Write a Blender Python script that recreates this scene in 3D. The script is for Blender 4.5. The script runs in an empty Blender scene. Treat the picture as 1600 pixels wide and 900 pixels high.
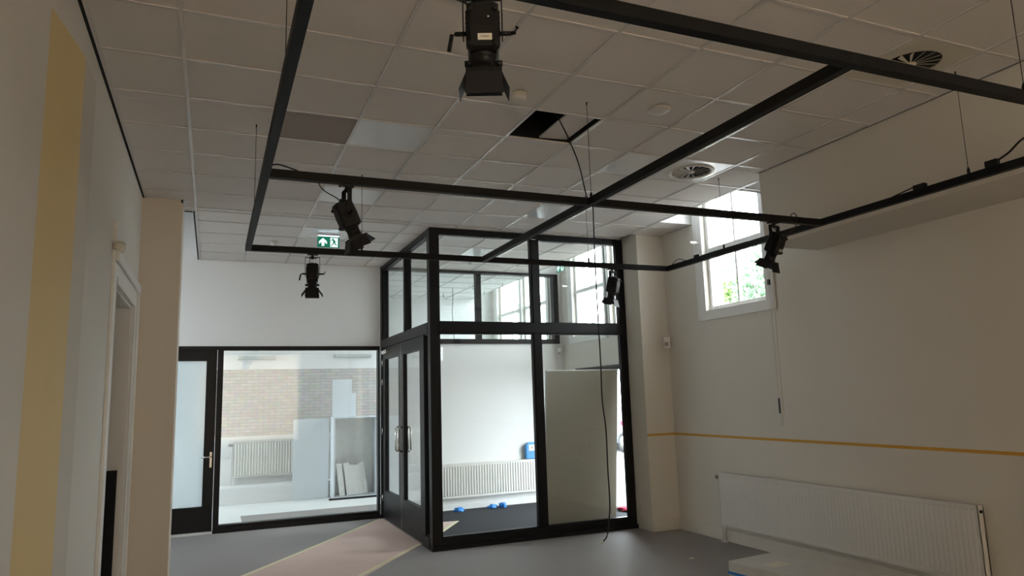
import bpy, bmesh, math, random
from mathutils import Vector, Matrix, noise
PI = math.pi
random.seed(7)
C = bpy.context.scene.collection
S = bpy.context.scene

# ------------------------------------------------------------------ camera, world, light, exposure
cd = bpy.data.cameras.new('camera'); cam = bpy.data.objects.new('camera', cd); C.objects.link(cam)
FPX = 1102.54; YAW, PIT, ROL = map(math.radians, (23.0544, 8.7779, -1.7616))
fw = Vector((math.sin(YAW)*math.cos(PIT), math.cos(YAW)*math.cos(PIT), math.sin(PIT)))
r0 = Vector((math.cos(YAW), -math.sin(YAW), 0)); u0 = r0.cross(fw)
rr = math.cos(ROL)*r0 + math.sin(ROL)*u0; uu = -math.sin(ROL)*r0 + math.cos(ROL)*u0
m3 = Matrix((rr, uu, -fw)).transposed()
cam.matrix_world = Matrix.Translation((0, 0, 1.76)) @ m3.to_4x4()
cd.sensor_width = 36; cd.sensor_fit = 'HORIZONTAL'; cd.lens = 36*FPX/1600; cd.clip_start = .05; cd.clip_end = 300
S.camera = cam
W = bpy.data.worlds.new('sky'); S.world = W; W.use_nodes = True
bg = W.node_tree.nodes['Background']; bg.inputs[0].default_value = (.90, .96, 1.0, 1); bg.inputs[1].default_value = 15.5
S.view_settings.view_transform = 'Standard'; S.view_settings.look = 'None'; S.view_settings.gamma = 1
S.view_settings.use_curve_mapping = False; S.view_settings.exposure = 0.0
def portal(name, loc, direction, sx, sy):
    l = bpy.data.lights.new(name, 'AREA'); l.shape = 'RECTANGLE'; l.size = sx; l.size_y = sy
    l.cycles.is_portal = True
    o = bpy.data.objects.new(name, l); C.objects.link(o); o.location = loc
    o.rotation_euler = Vector(direction).to_track_quat('-Z', 'Y').to_euler()
    return o

# ------------------------------------------------------------------ materials
MATS = {}
def mat(name, col, rough=.6, metal=0, bump=0, bscale=80, var=0, vscale=3, spec=.5, emit=0, coat=0):
    m = bpy.data.materials.new(name); m.use_nodes = True; nt = m.node_tree; b = nt.nodes['Principled BSDF']
    b.inputs['Base Color'].default_value = (*col, 1); b.inputs['Roughness'].default_value = rough
    b.inputs['Metallic'].default_value = metal; b.inputs['Specular IOR Level'].default_value = spec
    if coat: b.inputs['Coat Weight'].default_value = coat; b.inputs['Coat Roughness'].default_value = .1
    if emit: b.inputs['Emission Color'].default_value = (*col, 1); b.inputs['Emission Strength'].default_value = emit
    tc = nt.nodes.new('ShaderNodeTexCoord')
    if var:
        n = nt.nodes.new('ShaderNodeTexNoise'); n.inputs['Scale'].default_value = vscale; n.inputs['Detail'].default_value = 6
        nt.links.new(tc.outputs['Object'], n.inputs['Vector'])
        mx = nt.nodes.new('ShaderNodeMix'); mx.data_type = 'RGBA'
        mx.inputs[6].default_value = (*[max(0, c*(1-var)) for c in col], 1); mx.inputs[7].default_value = (*[min(1, c*(1+var)) for c in col], 1)
        nt.links.new(n.outputs['Fac'], mx.inputs[0]); nt.links.new(mx.outputs[2], b.inputs['Base Color'])
    if bump:
        n = nt.nodes.new('ShaderNodeTexNoise'); n.inputs['Scale'].default_value = bscale; n.inputs['Detail'].default_value = 4
        nt.links.new(tc.outputs['Object'], n.inputs['Vector'])
        bp = nt.nodes.new('ShaderNodeBump'); bp.inputs['Strength'].default_value = bump; bp.inputs['Distance'].default_value = .01
        nt.links.new(n.outputs['Fac'], bp.inputs['Height']); nt.links.new(bp.outputs['Normal'], b.inputs['Normal'])
    MATS[name] = m; return m
def glass_mat(name, tint, refl=1.0):
    m = bpy.data.materials.new(name); m.use_nodes = True; nt = m.node_tree; nt.nodes.clear()
    o = nt.nodes.new('ShaderNodeOutputMaterial'); t = nt.nodes.new('ShaderNodeBsdfTransparent'); g = nt.nodes.new('ShaderNodeBsdfGlossy')
    t.inputs[0].default_value = (*tint, 1); g.inputs['Roughness'].default_value = .01
    f = nt.nodes.new('ShaderNodeFresnel'); ge = nt.nodes.new('ShaderNodeNewGeometry'); mr = nt.nodes.new('ShaderNodeMapRange')
    mr.inputs['To Min'].default_value = 1.5; mr.inputs['To Max'].default_value = 1/1.5      # same index seen from either side of the thin pane
    nt.links.new(ge.outputs['Backfacing'], mr.inputs['Value']); nt.links.new(mr.outputs[0], f.inputs[0])
    mu = nt.nodes.new('ShaderNodeMath'); mu.operation = 'MULTIPLY'; mu.inputs[1].default_value = refl
    mx = nt.nodes.new('ShaderNodeMixShader')
    nt.links.new(f.outputs[0], mu.inputs[0]); nt.links.new(mu.outputs[0], mx.inputs[0]); nt.links.new(t.outputs[0], mx.inputs[1])
    nt.links.new(g.outputs[0], mx.inputs[2]); nt.links.new(mx.outputs[0], o.inputs[0]); MATS[name] = m; return m
def brick_mat(name, c1, c2, mortar, bump=.4):
    m = bpy.data.materials.new(name); m.use_nodes = True; nt = m.node_tree; b = nt.nodes['Principled BSDF']; b.inputs['Roughness'].default_value = .9
    tc = nt.nodes.new('ShaderNodeTexCoord'); mp = nt.nodes.new('ShaderNodeMapping'); br = nt.nodes.new('ShaderNodeTexBrick')
    mp.inputs['Rotation'].default_value = (-PI/2, 0, 0)
    nt.links.new(tc.outputs['Object'], mp.inputs[0]); nt.links.new(mp.outputs[0], br.inputs[0])
    br.inputs['Color1'].default_value = (*c1, 1); br.inputs['Color2'].default_value = (*c2, 1); br.inputs['Mortar'].default_value = (*mortar, 1)
    br.inputs['Scale'].default_value = 1; br.inputs['Brick Width'].default_value = .21; br.inputs['Row Height'].default_value = .062; br.inputs['Mortar Size'].default_value = .007
    n = nt.nodes.new('ShaderNodeTexNoise'); n.inputs['Scale'].default_value = 9; n.inputs['Detail'].default_value = 8
    nt.links.new(tc.outputs['Object'], n.inputs[0])
    mx = nt.nodes.new('ShaderNodeMix'); mx.data_type = 'RGBA'; mx.blend_type = 'MULTIPLY'; mx.inputs[0].default_value = .35
    nt.links.new(br.outputs[0], mx.inputs[6]); nt.links.new(n.outputs['Color'], mx.inputs[7]); nt.links.new(mx.outputs[2], b.inputs['Base Color'])
    bp = nt.nodes.new('ShaderNodeBump'); bp.inputs['Strength'].default_value = bump; bp.inputs['Distance'].default_value = .01; bp.invert = True
    nt.links.new(br.outputs['Fac'], bp.inputs['Height']); nt.links.new(bp.outputs[0], b.inputs['Normal']); MATS[name] = m; return m
def frosted_mat(name, col):
    m = bpy.data.materials.new(name); m.use_nodes = True; nt = m.node_tree; nt.nodes.clear()
    o = nt.nodes.new('ShaderNodeOutputMaterial'); t = nt.nodes.new('ShaderNodeBsdfTranslucent'); d = nt.nodes.new('ShaderNodeBsdfDiffuse')
    p = nt.nodes.new('ShaderNodeBsdfTransparent'); g = nt.nodes.new('ShaderNodeBsdfGlossy'); g.inputs['Roughness'].default_value = .08
    t.inputs[0].default_value = (*col, 1); d.inputs[0].default_value = (*col, 1)
    a = nt.nodes.new('ShaderNodeMixShader'); a.inputs[0].default_value = .25; nt.links.new(t.outputs[0], a.inputs[1]); nt.links.new(d.outputs[0], a.inputs[2])
    b = nt.nodes.new('ShaderNodeMixShader'); b.inputs[0].default_value = .35; nt.links.new(a.outputs[0], b.inputs[1]); nt.links.new(p.outputs[0], b.inputs[2])
    c = nt.nodes.new('ShaderNodeMixShader'); c.inputs[0].default_value = .05; nt.links.new(b.outputs[0], c.inputs[1]); nt.links.new(g.outputs[0], c.inputs[2])
    nt.links.new(c.outputs[0], o.inputs[0]); MATS[name] = m; return m
def fill_blind_mat(name, col):
    m = bpy.data.materials.new(name); m.use_nodes = True; nt = m.node_tree; nt.nodes.clear()
    o = nt.nodes.new('ShaderNodeOutputMaterial'); t = nt.nodes.new('ShaderNodeBsdfTranslucent'); d = nt.nodes.new('ShaderNodeBsdfDiffuse')
    t.inputs[0].default_value = (*col, 1); d.inputs[0].default_value = (*col, 1)
    a = nt.nodes.new('ShaderNodeMixShader'); a.inputs[0].default_value = .45; nt.links.new(t.outputs[0], a.inputs[1]); nt.links.new(d.outputs[0], a.inputs[2])
    nt.links.new(a.outputs[0], o.inputs[0]); MATS[name] = m; return m
mat('wall', (.70, .665, .60), .75, bump=.05, bscale=120, var=.03, vscale=1.2)
mat('wall_warm', (.72, .63, .52), .75, bump=.05, bscale=120, var=.04, vscale=1.5)
mat('wall_white', (.77, .77, .765), .7, bump=.04, var=.02)
mat('strip_grey', (.62, .58, .51), .75)
mat('yellow', (.70, .55, .28), .7, bump=.05, var=.05, vscale=2)
mat('tile_brightened', (.86, .87, .86), .85, bump=.1, bscale=260)  # lighter copy of the tile, so the far room ceiling looks brighter lit
mat('tile', (.78, .74, .70), .85, bump=.12, bscale=260, var=.02, vscale=40)
mat('tile_grey', (.40, .355, .32), .8, bump=.1, bscale=200, var=.05, vscale=20)
mat('tbar', (.72, .69, .67), .22)
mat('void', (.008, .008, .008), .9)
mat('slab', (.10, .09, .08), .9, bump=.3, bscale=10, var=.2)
mat('black_metal', (.0045, .0045, .0055), .42, spec=.28, bump=.02, bscale=300)
mat('rail', (.0045, .0045, .0045), .55, spec=.25, bump=.02, bscale=200)
mat('black_plastic', (.006, .006, .006), .5, spec=.3)
mat('flap', (.008, .008, .010), .5, spec=.3)
mat('chrome', (.62, .60, .56), .25, metal=1)
mat('white_paint', (.76, .75, .72), .4)
mat('window_paint', (.80, .80, .78), .45)
mat('radiator', (.70, .69, .66), .35)
mat('floor', (.30, .278, .27), .6, bump=.02, bscale=60, var=.12, vscale=1.3)
mat('white_floor', (.78, .79, .78), .5, var=.04)
mat('mat_floor', (.022, .024, .03), .95, bump=.8, bscale=400, var=.2, vscale=60)
mat('paper', (.68, .51, .45), .7, bump=.1, bscale=8, var=.05, vscale=5)
mat('papertape', (.75, .70, .45), .6)
mat('tape', (.62, .33, .04), .6, var=.06, vscale=8)
mat('board', (.58, .545, .48), .45, var=.06, vscale=2, bump=.02)
mat('boardedge_lit', (.80, .80, .76), .5)
mat('panel_white', (.74, .78, .82), .4, var=.02)
mat('fixture', (.52, .56, .55), .5)
mat('panel_wood', (.76, .75, .72), .6, var=.08, vscale=10)
mat('diffuser', (.88, .89, .90), .22, bump=.03, bscale=3, coat=.5)
mat('plastic_white', (.66, .64, .60), .4)
mat('plastic_cream', (.66, .62, .52), .45)
mat('slot', (.05, .05, .05), .6)
mat('green', (.0, .18, .10), .4, emit=.6)
mat('signwhite', (.80, .95, .95), .4, emit=1.0)
mat('signtube', (.75, .85, 1), .3, emit=1.6)
mat('blue', (.02, .22, .68), .45, var=.2, vscale=30)
mat('bluebag', (.05, .28, .62), .4, var=.2, vscale=12)
mat('red', (.45, .02, .06), .8, var=.2, vscale=10)
mat('label', (.75, .72, .62), .5)
mat('labelink', (.18, .15, .12), .6)
mat('packing', (.60, .60, .58), .45, bump=.25, bscale=6, var=.05, vscale=6)
mat('asphalt', (.18, .18, .18), .9, var=.15, vscale=4)
mat('pavement', (.25, .245, .24), .9, var=.1, vscale=3)
mat('carbody', (.05, .07, .11), .2, coat=1)
mat('tyre', (.02, .02, .02), .8)
mat('carglass', (.02, .03, .04), .05)
mat('bark', (.25, .22, .19), .9, bump=.5, bscale=15)
mat('leaf', (.30, .46, .16), .6, var=.4, vscale=2)
mat('leaf_blue', (.27, .42, .27), .6, var=.4, vscale=1.5)
mat('stone', (.50, .36, .30), .9)
brick_mat('brick', (.68, .64, .615), (.59, .56, .535), (.52, .50, .49), .25)
brick_mat('facade', (.42, .25, .2), (.5, .3, .24), (.5, .47, .44))
glass_mat('glass', (.945, .97, .965), 1.0)
glass_mat('glass_out', (.97, .98, .98), .6)
frosted_mat('frosted', (.62, .70, .72))
fill_blind_mat('blind', (.57, .425, .29))  # warm translucent cloth for the added fill window

# ------------------------------------------------------------------ mesh helpers
class MB:
    def __init__(s, M=None): s.v = []; s.f = []; s.M = M or Matrix.Identity(4); s.sm = []
    def add(s, vs, fs, smooth=False, M=None):
        T = s.M @ M if M is not None else s.M
        o = len(s.v); s.v += [T @ Vector(v) for v in vs]; s.f += [tuple(i+o for i in f) for f in fs]; s.sm += [smooth]*len(fs); return s
    def box(s, x0, x1, y0, y1, z0, z1, M=None):
        vs = [(x, y, z) for z in (z0, z1) for y in (y0, y1) for x in (x0, x1)]
        return s.add(vs, [(0,2,3,1),(4,5,7,6),(0,1,5,4),(2,6,7,3),(0,4,6,2),(1,3,7,5)], M=M)
    def prism(s, poly, z0, z1, M=None):          # polygon in xy, extruded along z
        n = len(poly); vs = [(x, y, z0) for x, y in poly]+[(x, y, z1) for x, y in poly]
        return s.add(vs, [tuple(range(n))[::-1], tuple(range(n, 2*n))]+[(i, (i+1) % n, n+(i+1) % n, n+i) for i in range(n)], M=M)
    def loft(s, a, b, M=None):                   # two quads rings
        n = len(a); return s.add(list(a)+list(b), [tuple(range(n))[::-1], tuple(range(n, 2*n))]+[(i, (i+1) % n, n+(i+1) % n, n+i) for i in range(n)], M=M)
    def lathe(s, prof, n=24, M=None):            # prof (r,z), capped
        vs = [(r*math.cos(2*PI*i/n), r*math.sin(2*PI*i/n), z) for r, z in prof for i in range(n)]
        fs = [(j*n+i, j*n+(i+1) % n, (j+1)*n+(i+1) % n, (j+1)*n+i) for j in range(len(prof)-1) for i in range(n)]
        fs += [tuple(range(n))[::-1], tuple(range((len(prof)-1)*n, len(prof)*n))]
        return s.add(vs, fs, True, M=M)
    def tube(s, pts, r, n=8):
        pts = [Vector(p) for p in pts]; vs = []; fs = []
        for k, p in enumerate(pts):
            t = (pts[min(k+1, len(pts)-1)]-pts[max(k-1, 0)]).normalized()
            a = t.cross(Vector((0, 0, 1)) if abs(t.z) < .9 else Vector((1, 0, 0))).normalized(); b = t.cross(a)
            vs += [p+r*(math.cos(2*PI*i/n)*a+math.sin(2*PI*i/n)*b) for i in range(n)]
        for j in range(len(pts)-1): fs += [(j*n+i, j*n+(i+1) % n, (j+1)*n+(i+1) % n, (j+1)*n+i) for i in range(n)]
        fs += [tuple(range(n))[::-1], tuple(range((len(pts)-1)*n, len(pts)*n))]
        return s.add(vs, fs, n > 5)
    def ball(s, c, r, n=10, sc=(1, 1, 1)):
        vs = []; fs = []
        for j in range(1, n):
            for i in range(2*n):
                a = PI*j/n; b = PI*i/n; vs.append((c[0]+sc[0]*r*math.sin(a)*math.cos(b), c[1]+sc[1]*r*math.sin(a)*math.sin(b), c[2]+sc[2]*r*math.cos(a)))
        m = 2*n; vs += [(c[0], c[1], c[2]+sc[2]*r), (c[0], c[1], c[2]-sc[2]*r)]
        for j in range(n-2): fs += [(j*m+i, (j+1)*m+i, (j+1)*m+(i+1) % m, j*m+(i+1) % m) for i in range(m)]
        t = len(vs)-2; fs += [(t, i, (i+1) % m) for i in range(m)]+[(t+1, (n-2)*m+(i+1) % m, (n-2)*m+i) for i in range(m)]
        return s.add(vs, fs, True)
ORG = {}
def obj(name, mb, m, parent=None, bevel=0, org=None):
    me = bpy.data.meshes.new(name)
    if parent is not None: o0 = ORG[parent]
    elif org is not None: o0 = Vector(org)
    else:
        xs = [v.x for v in mb.v]; ys = [v.y for v in mb.v]; zs = [v.z for v in mb.v]
        o0 = Vector(((min(xs)+max(xs))/2, (min(ys)+max(ys))/2, min(zs)))
    me.from_pydata([tuple(v-o0) for v in mb.v], [], mb.f); me.update()
    bm = bmesh.new(); bm.from_mesh(me); bmesh.ops.recalc_face_normals(bm, faces=bm.faces); bm.to_mesh(me); bm.free()
    for p, q in zip(me.polygons, mb.sm): p.use_smooth = q
    me.materials.append(MATS[m]); o = bpy.data.objects.new(name, me); C.objects.link(o)
    if parent is not None: o.parent = parent; ORG[o] = o0
    else: o.location = o0; ORG[o] = o0
    if bevel:
        b = o.modifiers.new('bevel', 'BEVEL'); b.width = bevel; b.segments = 2; b.limit_method = 'ANGLE'
    return o
def tag(o, label, cat=None, group=None, kind=None):
    if label: o['label'] = label
    if cat: o['category'] = cat
    if group: o['group'] = group
    if kind: o['kind'] = kind
    return o
def thing(name, loc, label, cat, group=None):
    o = bpy.data.objects.new(name, None); C.objects.link(o); o.location = loc; o.empty_display_size = .1; ORG[o] = Vector(loc)
    return tag(o, label, cat, group)
def struct(name, mb, m, parent=None, bevel=0, label=None):
    o = obj(name, mb, m, parent, bevel)
    if parent is None: o['kind'] = 'structure'
    if label: o['label'] = label
    return o
def grp(name, loc=(0, 0, 0)):
    o = bpy.data.objects.new(name, None); C.objects.link(o); o.location = loc; ORG[o] = Vector(loc); o['kind'] = 'structure'; return o
def T(x, y, z): return Matrix.Translation((x, y, z))
def R(a, ax): return Matrix.Rotation(a, 4, ax)
def wall_open(mb, axis, c0, c1, a0, a1, z0, z1, openings):
    """wall slab between planes c0,c1; runs a0..a1; openings (a0,a1,z0,z1)"""
    As = sorted({a0, a1, *[o[0] for o in openings], *[o[1] for o in openings]})
    for i in range(len(As)-1):
        p, q = As[i], As[i+1]; mid = (p+q)/2
        ops = sorted([(o[2], o[3]) for o in openings if o[0] < mid < o[1]]); z = z0
        for b, t in ops+[(z1, z1)]:
            if b > z+1e-4:
                if axis == 'y': mb.box(c0, c1, p, q, z, b)
                else: mb.box(p, q, c0, c1, z, b)
            z = max(z, t)
    return mb

# ------------------------------------------------------------------ room shell
XR, XL, YB, CE, TOP = 5.676, -.72, 11.15, 3.90, 4.6
YF, YN = 14.48, -4.0
struct('floor', MB().box(-3, 5.95, YN-.2, YB+.1, -.15, 0), 'floor')
struct('floor', MB().box(2.50, XR, 8.40, YB, 0, .006), 'mat_floor')
struct('floor', MB().box(XR, 5.95, 8.72, 10.68, -.1, .004), 'mat_floor')
struct('floor', MB().box(-3, 5.95, YB+.1, YF+.2, -.15, 0), 'white_floor')
W1 = (6.08, 7.12, 2.75, 4.42); W2 = (9.62, 10.68, 2.75, 4.42); W3 = (8.45, 9.44, 2.75, 4.42)
F1 = (11.75, 12.85, 1.5, 4.42); F2 = (13.05, 14.15, 1.5, 4.42); DR = (8.72, 10.68, -.02, 2.2)
struct('wall_right', wall_open(MB(), 'y', XR, 5.95, YN, YF, 0, TOP, [W1, W2, W3, F1, F2, DR, (-2.6, -1.4, 2.75, 4.42)]), 'wall')
DO = (6.05, 7.38, -.02, 2.70)
struct('wall_left', wall_open(MB(), 'y', -.95, XL, YN, 8.0, 0, TOP, [DO]), 'wall')
struct('wall_left', MB().box(-.95, -.343, 7.91, 8.31, 0, TOP), 'wall_warm', label='warm beige pier at the end of the left wall')
struct('wall_left', wall_open(MB(), 'y', -3.0, -2.8, 8.0, YF, 0, TOP, [(9.2, 10.4, 2.4, 4.3), (12.2, 13.8, .9, 3.88)]), 'wall_white')
struct('wall_left', MB().box(-3.0, -.95, 8.1, 8.31, 0, TOP), 'wall_white')
struct('wall_left', wall_open(MB(), 'y', -2.6, -2.45, 5.0, 8.1, 0, TOP, []).box(-2.6, -.95, 4.9, 5.0, 0, TOP).box(-2.6, -.95, 5, 8.1, 3.0, 3.1), 'wall_warm')
struct('wall_front', wall_open(MB(), 'x', YN-.2, YN, -1, 5.95, 0, TOP, [(-.5, 2.9, .5, 3.6)]), 'wall')
for i_, a_ in enumerate((-.5,)):  # unseen window, added to give the near room warm fill light
    g = grp('window_%d' % (13+i_), (a_+1.7, YN, .5)); g['label'] = 'added fill-light window with a cream roller blind behind the viewer'
    obj('window_frame', MB().box(a_, a_+.06, YN-.14, YN-.08, .5, 3.6).box(a_+3.34, a_+3.4, YN-.14, YN-.08, .5, 3.6).box(a_+.06, a_+3.34, YN-.14, YN-.08, .5, .56).box(a_+.06, a_+3.34, YN-.14, YN-.08, 3.54, 3.6), 'window_paint', g)
    obj('fill_light_blind', MB().add([(a_+.06, YN-.05, .52), (a_+3.34, YN-.05, .52), (a_+3.34, YN-.05, 3.58), (a_+.06, YN-.05, 3.58)], [(0, 1, 2, 3)]), 'blind', g)
    portal('back_portal', (a_+1.7, YN-.25, 2.05), (0, 1, 0), 3.4, 3.1)
struct('wall_back', wall_open(MB(), 'x', YB, YB+.2, -2.8, XR, 0, TOP, [(-1.40, 2.54, -.02, 2.62), (2.50, 5.62, 2.66, 3.90)]), 'wall_white')
bw = MB().box(-2.8, 5.9, YF, YF+.2, 0, 1.18).box(-2.8, 5.9, YF, YF+.2, 2.43, TOP)
struct('wall_far', bw, 'wall_white')
struct('wall_far', MB().box(-2.8, 5.9, YF+.01, YF+.2, 1.18, 2.43), 'brick', label='bare pale brick band of the far wall')
struct('trim_1', MB().box(-2.7, 5.6, 14.0, YF-.002, 0, .30), 'wall_white', bevel=.004)
struct('trim_2', MB().box(.48, 5.0, 11.36, 12.55, 0, .004), 'floor')
# bulkhead on the near right
struct('wall_right', MB().box(4.985, XR, YN, 5.30, 3.15, TOP), 'wall', label='boxed bulkhead high on the right wall')
struct('wall_right', MB().box(5.252, XR, 7.98, 8.46, 0, TOP), 'wall', label='pier where the glazed screen meets the right wall')
# yellow splayed strip on the left wall
def bil(z): return z
struct('trim_3', MB().prism([(-.72, 3.50), (-.655, 3.98), (-.72, 3.99)], 0, 3.56), 'yellow', label='yellow painted splayed strip on the left wall')
struct('trim_3', MB().prism([(-.72, 3.985), (-.655, 3.98), (-.652, 4.33), (-.72, 4.36)], 0, 3.56), 'strip_grey')
# roof slab; upstands added at the wells to keep daylight out of the plenum
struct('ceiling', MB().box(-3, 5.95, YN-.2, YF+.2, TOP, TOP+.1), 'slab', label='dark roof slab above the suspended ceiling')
up = MB().box(5.16, 5.18, 5.86, 7.30, 3.9, TOP).box(5.16, XR, 5.84, 5.86, 3.9, TOP).box(5.16, XR, 7.30, 7.32, 3.9, TOP)
up.box(5.16, 5.18, 8.40, YB, 3.9, TOP).box(5.16, XR, 8.38, 8.40, 3.9, TOP).box(5.16, 5.18, YB+.2, YF, 3.9, TOP)
up.box(-.26, -.24, 8.31, YB, 3.9, TOP).box(-.343, -.24, 8.31, 8.33, 3.9, TOP)
struct('trim_4', up, 'wall_white')

# ------------------------------------------------------------------ suspended ceiling
rects = [(-.70, 4.965, YN, 5.30), (-.70, 5.16, 5.30, 7.91), (5.16, XR, 5.30, 5.86), (5.16, XR, 7.30, 7.98), (-.343, 5.16, 7.91, 8.31), (-.24, 5.16, 8.31, YB), (-2.8, 5.16, YB+.2, YF)]
X0, Y0 = -.224, 5.165
specials = {}
for ix, iy in ((2, 0), (2, 3), (6, 0), (6, 3), (2, 6), (6, 7), (6, -3), (2, -3)): specials[(ix, iy)] = 'light'
specials[(1, 0)] = 'grey'; specials[(4, -1)] = 'hatch'; specials[(7, 0)] = 'vent'; specials[(7, -4)] = 'vent'
tiles = MB(); bars = MB(); ftiles = MB(); rnd = random.Random(3)
for ix in range(-6, 11):
    for iy in range(-17, 17):
        x0 = X0+.6*ix; y0 = Y0+.6*iy
        sp = specials.get((ix, iy))
        if sp in ('light', 'hatch', 'grey', 'vent'): continue
        for a, b, c, d in rects:
            p, q, r_, s_ = max(a, x0), min(b, x0+.6), max(c, y0), min(d, y0+.6)
            if q-p > .01 and s_-r_ > .01:
                dz = rnd.uniform(0, .0015); (ftiles if c > YB else tiles).box(p+.001, q-.001, r_+.001, s_-.001, CE+.002+dz, CE+.016+dz)
for a, b, c, d in rects:
    for ix in range(-6, 11):
        x = X0+.6*ix
        if a+.02 < x < b-.02:
            if ix == 7 or ix == 6: pass
            bars.box(x-.012, x+.012, c, d, CE-.006, CE+.001)
    for iy in range(-17, 17):
        y = Y0+.6*iy
        if c+.02 < y < d-.02:
            bars.box(a, b, y-.011, y+.011, CE-.005, CE+.0015)
    bars.box(a, a+.022, c, d, CE-.004, CE+.002); bars.box(b-.022, b, c, d, CE-.004, CE+.002)
    if d in (YB, 8.31, 7.98, 5.86, YF): bars.box(a, b, d-.022, d, CE-.0045, CE+.0018)
ceil = struct('ceiling', tiles, 'tile', label='suspended ceiling of square off-white tiles')
obj('ceiling_grid', bars, 'tbar', ceil)
struct('ceiling', ftiles, 'tile_brightened', label='tiled ceiling of the far room, whitened to look brighter lit')
struct('shadow_gap_and_edge', MB().box(XL+.001, -.70, YN, 7.91, CE-.004, CE+.02).box(-.255, -.24, 8.33, YB-.02, CE-.012, CE+.03).box(-.36, -.343, 7.905, 8.31, CE-.03, CE+.03), 'void')  # black strip in place of the left shadow gap, plus dark well edges
struct('shadow_gap_right', MB().box(4.965, 4.985, YN, 5.30, CE-.002, CE+.02), 'void')  # black strip standing in for the shadow gap along the bulkhead
# black box added above the hatch, standing in for the unlit plenum
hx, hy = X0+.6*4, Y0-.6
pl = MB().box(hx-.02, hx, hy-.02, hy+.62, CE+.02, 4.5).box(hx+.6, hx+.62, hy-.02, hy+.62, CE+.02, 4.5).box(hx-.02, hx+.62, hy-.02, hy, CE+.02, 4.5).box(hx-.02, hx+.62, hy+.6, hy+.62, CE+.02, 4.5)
struct('plenum_dark_box', pl, 'void')
tag(obj('ceiling_tile', MB(T(hx+.44, hy+.3, CE+.03) @ R(math.radians(-3), 'Y')).box(-.13, .13, -.29, .29, 0, .015), 'tile'), 'loose ceiling tile pushed aside in the open hatch', 'ceiling tile')
tag(obj('ceiling_tile', MB().box(X0+.6+.003, X0+1.2-.003, Y0+.003, Y0+.597, CE+.002, CE+.014), 'tile_grey'), 'brown-grey ceiling tile beside a light panel', 'ceiling tile')
LBL = {(2, 0): 'square ceiling light panel beside the brown-grey tile', (2, 3): 'square ceiling light panel behind the spotlight left on the middle rail', (6, 0): 'square ceiling light panel between the open hatch and the round air vent',
       (6, 3): 'square ceiling light panel behind the centre crossing of the black rails', (2, 6): 'square ceiling light panel just behind the green exit sign', (6, 7): 'square ceiling light panel inside the glazed porch',
       (6, -3): 'square ceiling light panel above the near rail', (2, -3): 'square ceiling light panel nearest the left'}
for (ix, iy), k in specials.items():
    x0 = X0+.6*ix; y0 = Y0+.6*iy
    if k == 'light' and iy > -2:
        t = thing('ceiling_light', (x0+.3, y0+.3, CE), LBL[(ix, iy)], 'ceiling light', 'light panels in the ceiling')
        obj('diffuser', MB().box(x0+.014, x0+.586, y0+.014, y0+.586, CE+.001, CE+.006), 'diffuser', t)
        obj('frame', MB().box(x0+.002, x0+.598, y0+.002, y0+.016, CE-.001, CE+.03).box(x0+.002, x0+.598, y0+.584, y0+.598, CE-.001, CE+.03).box(x0+.002, x0+.016, y0+.016, y0+.584, CE-.001, CE+.03).box(x0+.584, x0+.598, y0+.016, y0+.584, CE-.001, CE+.03).box(x0+.002, x0+.598, y0+.002, y0+.598, CE+.03, CE+.04), 'white_paint', t)
    elif k == 'light':
        tiles2 = MB().box(x0, x0+.6, y0, y0+.6, CE+.002, CE+.016); obj('ceiling_tile', tiles2, 'tile', ceil)
    if k == 'vent':
        near = iy < -1
        t = thing('ceiling_vent', (x0+.3, y0+.3, CE), 'round swirl air vent partly behind the near black rail' if near else 'round swirl air vent beyond the centre rail', 'ceiling vent', 'round air vents')
        c = (x0+.3, y0+.3)
        pm = 'plastic_cream' if near else 'diffuser'
        # plate with a round hole: ring of quads from circle to square
        n = 48; vs = []; fs = []
        for i in range(n):
            a = 2*PI*i/n; ca, sa = math.cos(a), math.sin(a); k_ = .297/max(abs(ca), abs(sa))
            vs += [(c[0]+.19*ca, c[1]+.19*sa, CE-.002), (c[0]+k_*ca, c[1]+k_*sa, CE-.002)]
        fs = [(2*i, 2*i+1, (2*i+3) % (2*n), (2*i+2) % (2*n)) for i in range(n)]
        pb = MB().add(vs, fs); pb.add([(v[0], v[1], CE+.004) for v in vs], fs)
        obj('plate', pb, pm, t)
        ring = MB()
        prof = [(.185, -.004), (.20, -.016), (.222, -.014), (.228, -.004)]
        vs = [(c[0]+r*math.cos(2*PI*i/n), c[1]+r*math.sin(2*PI*i/n), CE+z) for r, z in prof for i in range(n)]
        ring.add(vs, [(j*n+i, j*n+(i+1) % n, (j+1)*n+(i+1) % n, (j+1)*n+i) for j in range(3) for i in range(n)], True)
        if not near: obj('rim', ring, 'plastic_white', t)
        bl = MB()
        for i in range(16):
            M = T(c[0], c[1], CE-.002) @ R(2*PI*i/16, 'Z') @ R(math.radians(32), 'X')
            bl.add([(.035, -.004, 0), (.183, -.026, 0), (.183, .026, 0), (.035, .004, 0), (.035, -.004, .002), (.183, -.026, .002), (.183, .026, .002), (.035, .004, .002)],
                   [(0, 3, 2, 1), (4, 5, 6, 7), (0, 1, 5, 4), (1, 2, 6, 5), (2, 3, 7, 6), (3, 0, 4, 7)], M=M)
        bl.lathe([(.02, -.014), (.038, -.008), (.038, .004), (.02, .006)], 16, T(c[0], c[1], CE))
        obj('swirl_blades', bl, 'plastic_white' if not near else 'plastic_cream', t)
        obj('duct', MB().lathe([(.188, 0), (.188, .15), (.185, .15), (.01, .15)], 24, T(c[0], c[1], CE)), 'void', t)
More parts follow.
